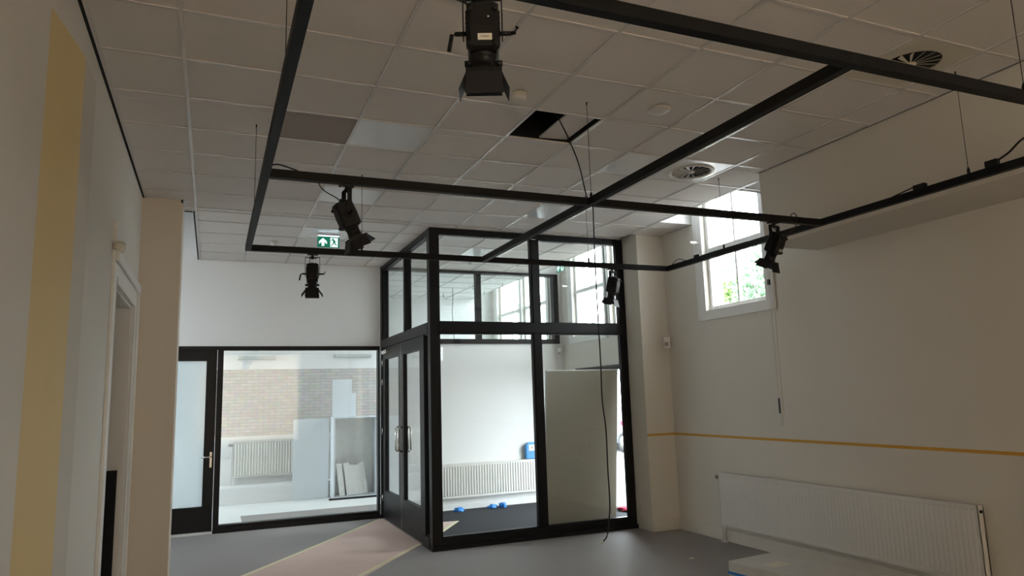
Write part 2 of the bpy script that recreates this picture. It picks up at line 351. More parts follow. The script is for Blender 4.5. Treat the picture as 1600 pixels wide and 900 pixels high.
def smoke(x, y, label):
    t = thing('smoke_detector', (x, y, CE), label, 'smoke detector', 'smoke detectors on the ceiling')
    obj('base', MB().lathe([(.05, 0), (.052, -.008), (.05, -.018), (.045, -.02)], 24, T(x, y, CE-.0055)), 'plastic_cream', t)
    obj('sensor_head', MB().lathe([(.048, -.024), (.05, -.035), (.046, -.055), (.034, -.062), (.02, -.064)], 24, T(x, y, CE)), 'plastic_white', t)
    obj('slot_ring', MB().lathe([(.040, -.018), (.040, -.030)], 24, T(x, y, CE)), 'slot', t)
smoke(1.95, 4.34, 'white smoke detector between the near spotlight and the open hatch')
smoke(.70, 9.66, 'white smoke detector left of the green exit sign')
smoke(3.70, 10.3, 'white smoke detector on the ceiling inside the glazed porch')
t = thing('ceiling_speaker', (3.08, 4.26, CE), 'low white round disc on the ceiling right of the open hatch', 'ceiling disc')
obj('disc', MB().lathe([(.085, 0), (.088, -.006), (.07, -.022), (.03, -.028), (.01, -.029)], 32, T(3.08, 4.26, CE-.0005)), 'plastic_white', t)

# ------------------------------------------------------------------ right wall windows
def window(idx, y0, y1, z0, z1, label):
    g = grp('window_%d' % idx, (XR, (y0+y1)/2, z0))
    g['label'] = label
    xa, xb = XR+.05, XR+.11; ym = (y0+y1)/2
    fr = MB().box(xa, xb, y0, y0+.05, z0, z1).box(xa, xb, y1-.05, y1, z0, z1).box(xa, xb, y0+.05, y1-.05, z0, z0+.05).box(xa, xb, y0+.05, y1-.05, z1-.05, z1)
    obj('window_frame', fr, 'window_paint', g, .004)
    obj('transom_bar', MB().box(xa-.03, xb, y0+.05, y1-.05, 3.47, 3.53), 'window_paint', g, .004)
    obj('glazing_bar', MB().box(xa+.01, xb, ym-.013, ym+.013, z0+.05, z1-.05), 'window_paint', g)
    cs = MB().box(XR-.02, XR, y0-.13, y0, z0-.12, z1).box(XR-.02, XR, y1, y1+.13, z0-.12, z1).box(XR-.02, XR, y0, y1, z0-.12, z0)
    cs.box(XR-.03, XR-.02, y0-.15, y0-.11, z0-.12, z1).box(XR-.03, XR-.02, y1+.11, y1+.15, z0-.12, z1)
    obj('casing', cs, 'window_paint', g, .003)
    obj('pane', MB().box(xa+.03, xa+.036, y0+.05, y1-.05, z0+.05, z1-.05), 'glass_out', g)
    portal('window_portal', (5.99, ym, (z0+z1)/2), (-1, 0, 0), y1-y0, z1-z0)
window(1, *W1, 'tall white-framed window high on the right wall')
window(2, *W2, 'left white window inside the glazed porch')
window(3, *W3, 'right white window inside the glazed porch')
window(4, *F1, 'nearer window of the far room')
window(5, *F2, 'farther window of the far room')
window(6, -2.6, -1.4, 2.75, 4.42, 'window added for ambient light on the right wall behind the viewer')  # unseen, added to raise the ambient light in the near room
for y in (7.19, 10.78, 12.93):
    t = obj('window_bracket', MB().box(XR-.14, XR-.02, y-.012, y+.012, 3.62, 3.645).box(XR-.024, XR-.02, y-.02, y+.02, 3.60, 3.665), 'white_paint')
    tag(t, {7.19: 'small white bracket beside the tall window on the right wall', 10.78: 'small white bracket at the left window of the glazed porch', 12.93: 'small white bracket between the windows of the far room'}[y], 'bracket', 'window brackets')
portal('left_portal', (-3.04, 9.8, 3.35), (1, 0, 0), 1.2, 1.9)
portal('left_portal', (-3.04, 13.0, 2.4), (1, 0, 0), 1.6, 3.0)
portal('door_portal', (5.99, 9.7, 1.1), (-1, 0, 0), 1.96, 2.2)
for i, (a, b, c, d) in enumerate(((9.2, 10.4, 2.4, 4.3), (12.2, 13.8, .9, 3.88))):  # the second is unseen, added and sized to brighten the far room
    g = grp('window_%d' % (7+i), (-2.9, (a+b)/2, c)); f = MB()
    f.box(-2.93, -2.87, a, a+.06, c, d).box(-2.93, -2.87, b-.06, b, c, d).box(-2.93, -2.87, a, b, c, c+.06).box(-2.93, -2.87, a, b, d-.06, d).box(-2.93, -2.87, (a+b)/2-.03, (a+b)/2+.03, c, d)
    obj('window_frame', f, 'window_paint', g); obj('pane', MB().box(-2.903, -2.897, a+.06, b-.06, c+.06, d-.06), 'glass_out', g)

# exterior door frame (open doorway)
g = grp('door_1', (XR, 9.97, 0)); g['label'] = 'open street doorway with black frame behind the leaning board'
obj('door_frame', MB().box(XR-.01, XR+.09, 8.72, 10.68, 2.13, 2.2).box(XR-.01, XR+.09, 8.72, 8.78, 0, 2.13).box(XR-.01, XR+.09, 10.61, 10.68, 0, 2.13), 'black_metal', g)
leaf = MB(T(5.80, 10.60, 0) @ R(math.radians(38), 'Z'))
leaf.box(0, .95, -.05, 0, .02, .25).box(0, .95, -.05, 0, 2.0, 2.12).box(0, .09, -.05, 0, .25, 2.0).box(.86, .95, -.05, 0, .25, 2.0)
obj('door_leaf', leaf, 'black_metal', g)

# ------------------------------------------------------------------ glazed porch
K = 'black_metal'
g = grp('window_9', (3.85, 8.38, 0)); g['label'] = 'black-framed glass front of the porch'
yf0, yf1 = 8.34, 8.43
obj('post', MB().box(2.44, 2.555, 8.34, 8.455, 0, 3.895), K, g, .002)
obj('post', MB().box(3.845, 3.94, yf0, yf1, .13, 3.82), K, g, .002)
obj('post', MB().box(5.165, 5.25, yf0, yf1, 0, 3.895), K, g, .002)
obj('top_rail', MB().box(2.555, 5.165, yf0, yf1, 3.835, 3.895), K, g, .002)
obj('transom', MB().box(2.555, 5.165, yf0-.01, yf1, 2.575, 2.70), K, g, .002)
obj('bottom_rail', MB().box(2.43, 5.27, yf0-.03, yf1, 0, .05).box(2.555, 5.165, yf0, yf1, .05, .13), K, g, .002)
for a, b in ((2.555, 3.845), (3.94, 5.165)):
    for c, d in ((.13, 2.575), (2.70, 3.835)):
        obj('glazing_bead', MB().box(a, b, yf0+.012, yf1-.012, c, c+.018).box(a, b, yf0+.012, yf1-.012, d-.018, d).box(a, a+.018, yf0+.012, yf1-.012, c, d).box(b-.018, b, yf0+.012, yf1-.012, c, d), K, g)
        obj('pane', MB().box(a+.005, b-.005, 8.382, 8.388, c+.005, d-.005), 'glass', g)
g = grp('window_10', (2.49, 9.75, 0)); g['label'] = 'black-framed glass side of the porch above and beside the double doors'
xa, xb = 2.445, 2.545
obj('post', MB().box(xa, xb, 9.60, 9.68, 2.70, 3.835), K, g, .002)
obj('post', MB().box(2.44, 2.555, 11.04, YB, 0, 3.895), K, g, .002)
obj('post', MB().box(xa, xb, 8.66, 8.76, .05, 2.575), K, g, .002)
obj('top_rail', MB().box(xa, xb, 8.455, 11.04, 3.835, 3.895), K, g, .002)
obj('transom', MB().box(xa-.01, xb+.01, 8.455, 11.04, 2.575, 2.70), K, g, .002)
obj('bottom_rail', MB().box(2.43, xb, 8.455, 8.76, 0, .13), K, g)
for a, b, c, d in ((8.455, 9.60, 2.70, 3.835), (9.68, 11.04, 2.70, 3.835), (8.455, 8.66, .13, 2.575)):
    obj('pane', MB().box(2.492, 2.498, a+.004, b-.004, c+.004, d-.004), 'glass', g)
    obj('glazing_bead', MB().box(xa+.015, xb-.015, a, b, c, c+.018).box(xa+.015, xb-.015, a, b, d-.018, d).box(xa+.015, xb-.015, a, a+.018, c, d).box(xa+.015, xb-.015, b-.018, b, c, d), K, g)
for i, (a, b, hs) in enumerate(((8.77, 9.88, 1), (9.90, 11.03, -1))):
    d = grp('door_%d' % (2+i), (2.47, (a+b)/2, 0)); d['label'] = ('right' if i == 0 else 'left')+' leaf of the black glazed double doors'
    x0, x1 = 2.455, 2.515; st = .13
    obj('door_leaf', MB().box(x0, x1, a, a+st, .01, 2.555).box(x0, x1, b-st, b, .01, 2.555).box(x0, x1, a+st, b-st, 2.40, 2.555).box(x0, x1, a+st, b-st, .01, .42), K, d, .002)
    obj('pane', MB().box(2.482, 2.488, a+st, b-st, .42, 2.40), 'glass', d)
    hy_ = (b-.065) if hs == 1 else (a+.065)
    obj('pull_handle', MB().tube([(x0, hy_, 1.06), (x0-.045, hy_, 1.06), (x0-.06, hy_, 1.075), (x0-.06, hy_, 1.375), (x0-.045, hy_, 1.39), (x0, hy_, 1.39)], .012, 10), 'chrome', d)
    obj('pull_handle', MB().tube([(x1, hy_, 1.06), (x1+.045, hy_, 1.06), (x1+.06, hy_, 1.075), (x1+.06, hy_, 1.375), (x1+.045, hy_, 1.39), (x1, hy_, 1.39)], .012, 10), 'chrome', d)
    if hs == -1:
        for z in (.25, 1.25, 2.0, 2.3): obj('hinge', MB().lathe([(.011, 0), (.011, .10)], 12, T(x0-.008, b-.004, z)), 'chrome', d)
        obj('door_closer', MB().box(x0-.055, x0, b-.42, b-.12, 2.47, 2.53), 'chrome', d, .006)
    obj('meeting_seal', MB().box(x0-.002, x1, (b-.004) if hs == 1 else (a-.004), (b+.008) if hs == 1 else (a+.002), .02, 2.55), 'chrome', d) if hs == 1 else None
# high band window in the porch back wall
g = grp('window_11', (4.1, YB, 2.66)); g['label'] = 'black-framed high band window in the back wall of the porch'
y0, y1 = YB-.03, YB+.10
obj('window_frame', MB().box(2.56, 5.62, y0, y1, 2.66, 2.74).box(2.56, 5.62, y0, y1, 3.855, 3.898).box(2.50, 2.56, y0+.04, y1, 2.66, 3.898).box(5.53, 5.62, y0, y1, 2.74, 3.855).box(4.08, 4.16, y0, y1, 2.74, 3.855), K, g, .002)
for a, b in ((2.56, 4.08), (4.16, 5.53)): obj('pane', MB().box(a, b, 11.19, 11.196, 2.74, 3.855), 'glass', g)
# big interior window and black door in the back wall
g = grp('window_12', (1.2, YB, 0)); g['label'] = 'large black-framed window left of the porch'
obj('window_frame', MB().box(.06, .14, y0, y1, 0, 2.62).box(2.40, 2.43, y0, y1, 0, 2.62).box(.14, 2.40, y0, y1, 2.56, 2.62).box(.14, 2.40, y0, y1, .055, .10).box(.06, 2.43, y0-.04, y1, 0, .055), K, g, .002)
obj('pane', MB().box(.14, 2.40, 11.19, 11.196, .10, 2.56), 'glass', g)
g = grp('door_4', (-.4, YB, 0)); g['label'] = 'black door with a frosted glass pane at the left'
obj('door_frame', MB().box(-1.40, .06, y0, y1, 2.57, 2.62).box(-1.40, -1.32, y0, y1, 0, 2.57), K, g)
obj('door_leaf', MB().box(-1.0, .055, y0+.03, y1-.03, 2.41, 2.57).box(-1.0, .055, y0+.03, y1-.03, .03, .37).box(-.085, .055, y0+.03, y1-.03, .37, 2.41).box(-1.12, -.98, y0+.03, y1-.03, .03, 2.57).box(-1.32, -1.12, y0+.03, y1-.03, .0, 2.57), K, g, .002)
obj('pane', MB().box(-.98, -.085, 11.185, 11.195, .37, 2.41), 'frosted', g)
obj('threshold', MB().box(-1.32, .06, y0-.03, y1, 0, .028), 'white_paint', g)
obj('handle_plate', MB().box(-.005, .03, y0+.018, y0+.03, .90, 1.12), 'chrome', g, .008)
obj('door_handle', MB().tube([(.012, y0+.02, 1.05), (.012, y0-.03, 1.05), (-.01, y0-.04, 1.05), (-.11, y0-.04, 1.05)], .010, 10), 'chrome', g)

# ------------------------------------------------------------------ doorway in left wall
g = grp('door_5', (XL, 6.7, 0)); g['label'] = 'doorway with white moulded casing in the left wall'
a, b, z = DO[0], DO[1], DO[3]
cs = MB().box(XL, XL+.025, b, b+.30, 0, z+.24).box(XL, XL+.025, a-.14, b, z, z+.24).box(XL, XL+.025, a-.14, a, 0, z)
cs.box(XL+.025, XL+.045, b+.22, b+.30, 0, z+.16).box(XL+.025, XL+.05, a-.14, b+.30, z+.16, z+.24).box(XL+.025, XL+.035, b, b+.06, 0, z+.06).box(XL+.025, XL+.035, a, b, z, z+.06)
obj('casing', cs, 'white_paint', g, .004)
obj('jamb', MB().box(-.97, XL, b-.02, b, 0, z).box(-.97, XL, a, a+.02, 0, z).box(-.97, XL, a+.02, b-.02, z-.02, z), 'white_paint', g)
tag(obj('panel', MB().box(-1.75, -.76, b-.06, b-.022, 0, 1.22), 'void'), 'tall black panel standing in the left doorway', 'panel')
struct('wall_left', MB().box(-2.45, -.97, b-.02, b+.1, 0, 3.0), 'wall')
lump = MB(); lump.ball((XL+.045, a-.10, z+.27), .045, 8, (1, 1.4, 1)); lump.box(XL, XL+.02, a-.13, a-.09, z+.29, z+.46)
for v in lump.v: v += Vector([noise.noise(v*40+Vector((k*9, 0, 0)))*.012 for k in range(3)])
tag(obj('plaster_remnant', lump, 'plastic_cream'), 'rough cream lump left on the corner of the left door casing', 'plaster')

# skirtings
bb = MB().box(XR-.02, XR, YN, 7.98, 0, .14).box(5.25, XR-.02, 7.96, 7.98, 0, .14)
struct('baseboard_right', bb, 'wall', bevel=.006)
struct('baseboard_left', MB().box(XL, XL+.018, YN, 3.49, 0, .12).box(XL, XL+.018, 4.37, a-.15, 0, .12), 'wall')
struct('baseboard_back', MB().box(2.56, XR, YB-.015, YB, .006, .09), 'wall_white')

# ------------------------------------------------------------------ lighting rail frame
zb, zt = 3.103, 3.157
X = (.229, 2.442, 4.652); Yr = (2.0, 4.29, 6.478); w = .048
t = thing('lighting_frame', (2.465, 4.31, zb), 'suspended square frame of black lighting rails with a centre cross', 'lighting frame')
for x in X: 
    rb = MB().box(x, x+w, Yr[0], Yr[2]+w, zb, zt); obj('rail', rb, 'rail', t, .003)
for y in Yr:
    for p, q in ((X[0]+w, X[1]), (X[1]+w, X[2])): obj('rail', MB().box(p, q, y, y+w, zb, zt), 'rail', t, .003)
sl = MB()
wires = [((2.48, 4.315), 'thin suspension wire holding the centre crossing of the rails'), ((4.676, 3.03), 'thin suspension wire on the near part of the right rail'), ((.25, 5.514), 'thin suspension wire on the far part of the left rail'),
         ((4.676, 5.54), 'thin suspension wire on the right rail in front of the tall window'), ((.25, 3.03), 'thin suspension wire on the near part of the left rail'), ((1.25, 6.50), 'thin suspension wire on the rear rail right of the exit sign'), ((3.665, 6.50), 'thin suspension wire on the rear rail in front of the porch'),
         ((3.62, 2.024), 'thin suspension wire on the near rail at top right')]
for (x, y), lb in wires:
    o = thing('suspension_wire', (x, y, zt), lb, 'wire', 'wires holding the lighting frame')
    obj('wire', MB().tube([(x, y, zt), (x, y, CE-.006)], .0022, 6), 'black_plastic', o)
    obj('gripper', MB().lathe([(.006, zt), (.010, zt+.008), (.010, zt+.03), (.004, zt+.05)], 12, T(x, y, 0)), 'black_metal', o)
    obj('ceiling_eye', MB().lathe([(.004, CE-.03), (.006, CE-.0065)], 10, T(x, y, 0)), 'black_metal', o)

# ------------------------------------------------------------------ spotlights
def rot_pts(mb, M):
    for v in mb.v: v[:] = (M @ v)[:]
    return mb
def spotlight(x, y, pan, tilt, label, piv=.165, sticker=True, dirx=1, flaps=(0, 22, 78, 22)):
    """hangs under the rail at x,y; body axis -Z before tilt; tilt about local X, pan about Z"""
    t = thing('spotlight', (x, y, zb), label, 'spotlight', 'stage spotlights on the rails')
    base = T(x, y, zb) @ R(pan, 'Z')
    A = base @ T(0, 0, -piv) @ R(tilt, 'X')
    # clamp
    cl = MB(T(x, y, zb)); cl.box(-.045, .045, -.018, .018, -.012, -.001).box(-.045, -.032, -.03, .03, -.012, .0-.001).box(.032, .045, -.03, .03, -.012, -.001)
    cl.M = base; cl.lathe([(.011, -.05), (.014, -.03), (.008, -.012)], 12)
    cl.tube([(-.03, 0, -.045), (-.012, 0, -.032), (.012, 0, -.032), (.03, 0, -.045)], .006, 6)
    obj('clamp', cl, 'black_metal', t)
    # yoke: flat strap U
    yk = MB(base); hw = .066; top = -.035
    yk.box(-hw, hw, -.014, .014, top, top+.004)
    for s in (-1, 1):
        yk.box(min(s*hw, s*(hw-.004)), max(s*hw, s*(hw-.004)), -.014, .014, -piv-.02, top+.004)
    obj('yoke', yk, 'black_metal', t)
    # side levers
    for s in (-1, 1):
        lv = MB(base @ T(0, 0, -piv)); 
        lv.tube([(s*.052, 0, 0), (s*.092, 0, 0)], .008, 8)
        lv.tube([(s*.088, 0, 0), (s*.102, 0, -.004), (s*.112, .0, -.06 if s < 0 else -.0-.002)] if s < 0 else [(s*.088, 0, 0), (s*.105, 0, .003), (s*.114, 0, .022)], .007, 8)
        obj('lock_lever', lv, 'black_plastic', t)
    # body: lamp house, tapered box with rear bulge
    b = MB(A)
    def ring(hx, hy, z, c=.012): return [(-hx+c, -hy, z), (hx-c, -hy, z), (hx, -hy+c, z), (hx, hy-c, z), (hx-c, hy, z), (-hx+c, hy, z), (-hx, hy-c, z), (-hx, -hy+c, z)]
    rs = [ring(.044, .045, .088), ring(.052, .055, .080), ring(.052, .060, .0), ring(.050, .059, -.072), ring(.042, .046, -.080)]
    for p, q in zip(rs, rs[1:]): b.loft(p, q)
    b.box(-.038, .038, -.012, .012, .088, .094)
    hs = obj('lamp_housing', b, 'black_plastic', t)
    fn = MB(A)
    for k in range(5): fn.box(-.056, .056, -.045, .045, .05-.02*k, .056-.02*k)
    obj('cooling_fins', fn, 'black_metal', hs)
    rl = MB(A); rl.tube([(-.018, 0, .092), (-.018, 0, .106), (.008, 0, .106), (.008, 0, .092)], .003, 6)
    rl.lathe([(.006, .090), (.006, .104)], 10, T(.028, 0, 0)); obj('rear_handle', rl, 'black_metal', hs)
    if sticker:
        M = A @ T(.006, -.060, -.042)
        st = MB(M).box(-.023, .023, -.0015, .0005, -.011, .011); s_ = obj('sticker', st, 'label', hs); s_['label'] = 'small off-white barcode sticker'
        ink = MB(M); xx = -.015; rn = random.Random(4)
        while xx < .014: ww = rn.choice((.0008, .0016, .0024)); ink.box(xx, xx+ww, -.0022, -.0014, -.003, .004); xx += ww+rn.choice((.001, .002))
        obj('barcode', ink, 'labelink', hs)
        obj('screw', MB(A @ T(.018, -.0615, .027) @ R(PI/2, 'X')).lathe([(.004, -.001), (.004, .001)], 10), 'chrome', hs)
    for sx in (-1, 1):
        for z_ in (.058, -.060): obj('housing_knob', MB(A @ T(sx*.039, -.060, z_) @ R(PI/2, 'X')).lathe([(.010, -.006), (.010, .004), (.007, .006)], 12), 'black_plastic', hs)
    # lens tube
    lt = MB(A); lt.lathe([(.044, -.070), (.044, -.092), (.040, -.094), (.040, -.125), (.043, -.127), (.043, -.150)], 28); obj('lens_tube', lt, 'black_metal', t)
    for s in (-1, 1): obj('focus_knob', MB(A).tube([(s*.038, 0, -.105), (s*.062, 0, -.105)], .010, 10), 'black_plastic', t)
    # barn doors
    bf = MB(A); bf.box(-.058, .058, -.058, -.050, -.156, -.144).box(-.058, .058, .050, .058, -.156, -.144).box(-.058, -.050, -.05, .05, -.156, -.144).box(.050, .058, -.05, .05, -.156, -.144)
    bf.lathe([(.053, -.146), (.053, -.152)], 28); bd = obj('barn_door_frame', bf, 'black_metal', t)
    for k in range(4):
        ang = flaps[k]; wd = (.062, .05, .062, .05)[k]; ln = (.078, .066, .06, .066)[k]
        M = A @ R(k*PI/2, 'Z') @ T(0, -.056, -.152) @ R(math.radians(-ang), 'X')
        fl = MB(M); fl.add([(-wd*.92, -.001, 0), (wd*.92, -.001, 0), (wd*1.0, -.001, -ln), (-wd*1.0, -.001, -ln), (-wd*.92, .001, 0), (wd*.92, .001, 0), (wd*1.0, .001, -ln), (-wd*1.0, .001, -ln)],
                           [(0, 1, 2, 3), (7, 6, 5, 4), (0, 4, 5, 1), (1, 5, 6, 2), (2, 6, 7, 3), (3, 7, 4, 0)])
        obj('barn_door_flap', fl, 'flap', t)
    # power lead from housing top to the rail
    p0 = A @ Vector((-.03, .01, .086)); p3 = Vector((x, y, zb)) + Vector((-.17*dirx, .0, -.006))
    pts = []
    p1 = p0+Vector((-.01*dirx, 0, .05)); p2 = p3+Vector((.02*dirx, 0, -.07))
    for k in range(13):
        s = k/12; pts.append(p0*(1-s)**3+3*p1*s*(1-s)**2+3*p2*s*s*(1-s)+p3*s**3)
    obj('power_lead', MB().tube(pts, .0035, 6), 'black_plastic', t)
    return t
spotlight(.785, 2.024, math.radians(-21), 0, 'nearest spotlight, hanging straight down at the top with an off-white barcode sticker', piv=.158)
spotlight(.735, 4.314, math.radians(-84), math.radians(24), 'tilted spotlight at the left of the middle rail with a looping cable', piv=.20, sticker=False, flaps=(28, 15, 38, 15))
spotlight(.805, 6.502, math.radians(-8), math.radians(-6), 'small far spotlight hanging upright on the rear rail below the exit sign', piv=.185, sticker=False, dirx=.1, flaps=(8, 34, 20, 34))
spotlight(3.955, 6.502, math.radians(35), math.radians(14), 'spotlight on the rear rail in front of the porch corner', piv=.185, sticker=False, dirx=.1, flaps=(25, 45, 25, 15))
spotlight(4.165, 4.314, math.radians(20), math.radians(27), 'spotlight at the right of the middle rail in front of the tall window', piv=.18, dirx=.1, flaps=(30, 25, 35, 30))

# cables and plugs on the rails
def cable(name, pts, r, label, plug=None, group='cables on the lighting rails', psize=(.05, .022, .026)):
    o = thing(name, pts[0], label, 'cable', group)
    P = [Vector(p) for p in pts]; out = []
    for i in range(len(P)-1):
        a_, b_, c_, d_ = P[max(i-1, 0)], P[i], P[i+1], P[min(i+2, len(P)-1)]
        for k in range(8):
            s = k/8; out.append(.5*((2*b_)+(c_-a_)*s+(2*a_-5*b_+4*c_-d_)*s*s+(-a_+3*b_-3*c_+d_)*s**3))
    out.append(P[-1]); obj('cord', MB().tube(out, r, 8), 'black_plastic', o)
    if plug: obj('plug', MB().box(plug[0]-psize[0]/2, plug[0]+psize[0]/2, plug[1]-psize[1]/2, plug[1]+psize[1]/2, plug[2], plug[2]+psize[2]), 'black_plastic', o, .004)
    return o
xr = 4.676
cable('power_cable', [(.26, 4.30, zt+.004), (.31, 4.30, zt+.03), (.37, 4.31, zt+.025), (.44, 4.31, zt+.004)], .005, 'short black cable looping over the left end of the middle rail')
cable('power_cable', [(xr, 6.42, zt+.003), (xr, 6.30, zt+.045), (xr, 6.17, zt+.003)], .004, 'thin black cable arching over the far right corner of the rails', (xr, 5.98, zt), psize=(.03, .06, .03))
cable('power_cable', [(xr, 5.90, zt+.005), (xr, 5.6, zt+.006), (xr, 5.2, zt+.004)], .005, 'black cable lying on the right rail in front of the tall window')
cable('power_cable', [(xr, 3.62, zt+.004), (xr, 3.50, zt+.02), (xr, 3.42, zt+.03)], .005, 'black cable with a plug on the right rail near the corner', (xr, 3.39, zt), psize=(.04, .09, .035))
cable('power_cable', [(xr, 2.84, zt+.03), (xr, 2.76, zt+.06), (xr, 2.66, zt+.12), (xr, 2.56, zt+.11), (xr, 2.45, zt+.004)], .007, 'thick black cable rising from the right rail at the edge of view', (xr, 2.87, zt), psize=(.04, .08, .045))
cable('power_cable', [(4.36, 4.33, zt+.004), (4.37, 4.30, zt+.03), (4.375, 4.275, zt), (4.37, 4.275, zb-.01), (4.36, 4.30, zb-.05), (4.33, 4.33, zb-.08)], .004, 'thin black cable looped round the middle rail by the right spotlight')
# long hanging cable
hc = [(2.40, 4.86, 4.1), (2.43, 4.70, 3.93), (2.452, 4.45, 3.50), (2.462, 4.345, zt+.02), (2.466, 4.28, zt+.004), (2.47, 4.28, zb-.02), (2.468, 4.285, 2.6), (2.476, 4.29, 2.0), (2.474, 4.29, 1.72), (2.492, 4.29, 1.52), (2.488, 4.285, 1.25), (2.494, 4.29, 1.05), (2.478, 4.285, .92), (2.455, 4.28, .83), (2.415, 4.27, .795)]
o = cable('power_cable', hc, .0048, 'long black cable hanging from the open hatch over the centre crossing nearly to the floor', None, None)
if 'group' in o: del o['group']
pe = obj('cable_end', MB().tube([(2.415, 4.27, .795), (2.402, 4.267, .789)], .007, 8), 'label', o); pe['label'] = 'pale stripped end'

# ------------------------------------------------------------------ exit signs
def exit_sign(M, label, flip=False):
    loc = M @ Vector((0, 0, 0))
    t = thing('exit_sign', loc, label, 'exit sign', 'green exit signs')
    obj('housing', MB(M).box(-.14, .14, -.02, .02, -.032, 0), 'plastic_white', t, .003)
    obj('light_bar', MB(M).box(-.132, .132, -.024, -.018, -.030, -.016), 'signtube', t)
    obj('sign_face', MB(M).box(-.137, .137, -.004, .004, -.168, -.032), 'green', t)
    for sd in (-1, 1):
        Mf = M @ T(0, sd*.0048, -.10) @ (R(PI, 'Z') if sd > 0 else Matrix.Identity(4)) @ R(PI/2, 'X')   # local xy = face, z out
        fx = 1
        obj('arrow', MB(Mf @ T(-.068*fx, 0, 0)).prism([(-.017, -.052), (.017, -.052), (.017, .0), (.050, -.028), (.050, .008), (0, .052), (-.050, .008), (-.050, -.028), (-.017, .0)], -.0006, .0008), 'signwhite', t)
        pn = MB(Mf @ T(.068*fx, 0, 0)); pn.box(-.045, .050, -.060, .060, -.0006, .0006); obj('pictogram_ground', pn, 'signwhite', t)
        man = MB(Mf @ T(.066*fx, 0, 0)); z0_, z1_ = .0006, .0016
        man.prism([(.011*math.cos(i*PI/6)-.010, .011*math.sin(i*PI/6)+.044) for i in range(12)], z0_, z1_)
        for q in ([(-.016, .028), (.012, .026), (.018, .002), (.004, -.008), (-.006, .006)],
                  [(-.016, .028), (-.038, .014), (-.043, .020), (-.018, .036), (.010, .033), (.012, .026)], [(.010, .030), (.026, .012), (.040, .016), (.041, .009), (.022, .003), (.006, .020)],
                  [(.004, -.006), (.020, -.002), (.030, -.026), (.046, -.030), (.046, -.038), (.022, -.036), (.008, -.014)], [(-.004, .004), (.010, -.006), (-.012, -.032), (-.030, -.052), (-.040, -.050), (-.020, -.026)]):
            man.prism(q, z0_, z1_)
        obj('running_figure', man, 'green', t)
exit_sign(T(1.315, 9.06, CE-.0065), 'lit green exit sign with arrow and running figure facing the viewer')
exit_sign(T(5.10, 9.97, CE-.0065) @ R(math.radians(-90), 'Z'), 'green exit sign seen sideways through the porch glass')

# ------------------------------------------------------------------ radiators
def radiator(M, L, H, label, z0, pipes='left', per=.045, depth=.09, rib=.012):
    """local: x along, -y is front, wall at y=0"""
    loc = M @ Vector((L/2, 0, 0)); t = thing('radiator', loc, label, 'radiator')
    yf = -depth-.02
    p = MB(M); p.box(.0, L, yf+.012, yf+.024, z0, z0+H)
    n = int((L-.04)/per)
    for i in range(n):
        cx = .02+per*(i+.5)*(L-.04)/(n*per); a_ = per*.36
        p.loft([(cx-a_, yf+.012, z0+.03), (cx-a_*.5, yf+.012-rib, z0+.04), (cx+a_*.5, yf+.012-rib, z0+.04), (cx+a_, yf+.012, z0+.03)], [(cx-a_, yf+.012, z0+H-.03), (cx-a_*.5, yf+.012-rib, z0+H-.04), (cx+a_*.5, yf+.012-rib, z0+H-.04), (cx+a_, yf+.012, z0+H-.03)])
    p.box(0, L, yf+.004, yf+.012, z0+H-.02, z0+H).box(0, L, yf+.004, yf+.012, z0, z0+.02)
    obj('front_panel', p, 'radiator', t)
    obj('rear_panel', MB(M).box(0, L, -.034, -.022, z0, z0+H), 'radiator', t)
    for q in (0, L-.004): obj('side_panel', MB(M).box(q, q+.004, yf+.006, -.022, z0+.01, z0+H+.003), 'radiator', t)
    gr = MB(M); gr.box(.004, L-.004, yf+.006, yf+.012, z0+H, z0+H+.004).box(.004, L-.004, -.028, -.022, z0+H, z0+H+.004)
    k = 0.004
    while k < L-.02: gr.box(k, k+.014, yf+.012, -.028, z0+H, z0+H+.003); k += .026
    obj('top_grille', gr, 'radiator', t)
    obj('wall_bracket', MB(M).box(.25, .29, -.022, 0, z0+.05, z0+H-.05).box(L-.29, L-.25, -.022, 0, z0+.05, z0+H-.05), 'radiator', t)
    s = 1 if pipes == 'left' else -1; ex = 0 if pipes == 'left' else L
    vy = -.065
    vb = MB(M); vb.tube([(ex, vy, z0+H-.06), (ex-s*.05, vy, z0+H-.06)], .012, 10); vb.tube([(ex-s*.035, vy, z0+H-.045), (ex-s*.035, vy, z0+H-.09)], .011, 10)
    obj('valve', vb, 'chrome', t)
    kb = MB(M @ T(ex-s*.05, vy, z0+H-.06) @ R(-s*PI/2, 'Y')); kb.lathe([(.014, 0), (.022, .006), (.022, .032), (.018, .042)], 16); obj('thermostat_knob', kb, 'tile_grey', t)
    pp = MB(M)
    pp.tube([(ex-s*.035, vy, z0+H-.09), (ex-s*.035, vy, z0+.02), (ex-s*.035, vy, .012)], .008, 10); obj('pipe', pp, 'radiator', t)
    pp = MB(M); pp.tube([(ex+s*.03, vy, z0), (ex+s*.02, vy, z0-.03), (ex+s*.012, vy, .012)], .008, 10); obj('pipe', pp, 'radiator', t)
    ro = MB(M); ro.lathe([(.022, .001), (.020, .010), (.009, .014)], 14, T(ex-s*.035, vy, 0)); ro.lathe([(.022, .001), (.020, .010), (.009, .014)], 14, T(ex+s*.012, vy, 0)); obj('floor_rosette', ro, 'white_paint', t)
    obj('vent_plug', MB(M).tube([(L-ex-s*-.012, -.065, z0+H-.045), (L-ex-s*-.001, -.065, z0+H-.045)], .012, 10), 'slot', t)
    return t
radiator(T(XR, 7.02, 0) @ R(-PI/2, 'Z'), 3.12, .60, 'long low white radiator under the orange tape on the right wall', .20, 'left', rib=.002)
radiator(T(3.27, YB, 0), 1.86, .52, 'white ribbed radiator on the back wall of the glazed porch', .20, 'left')
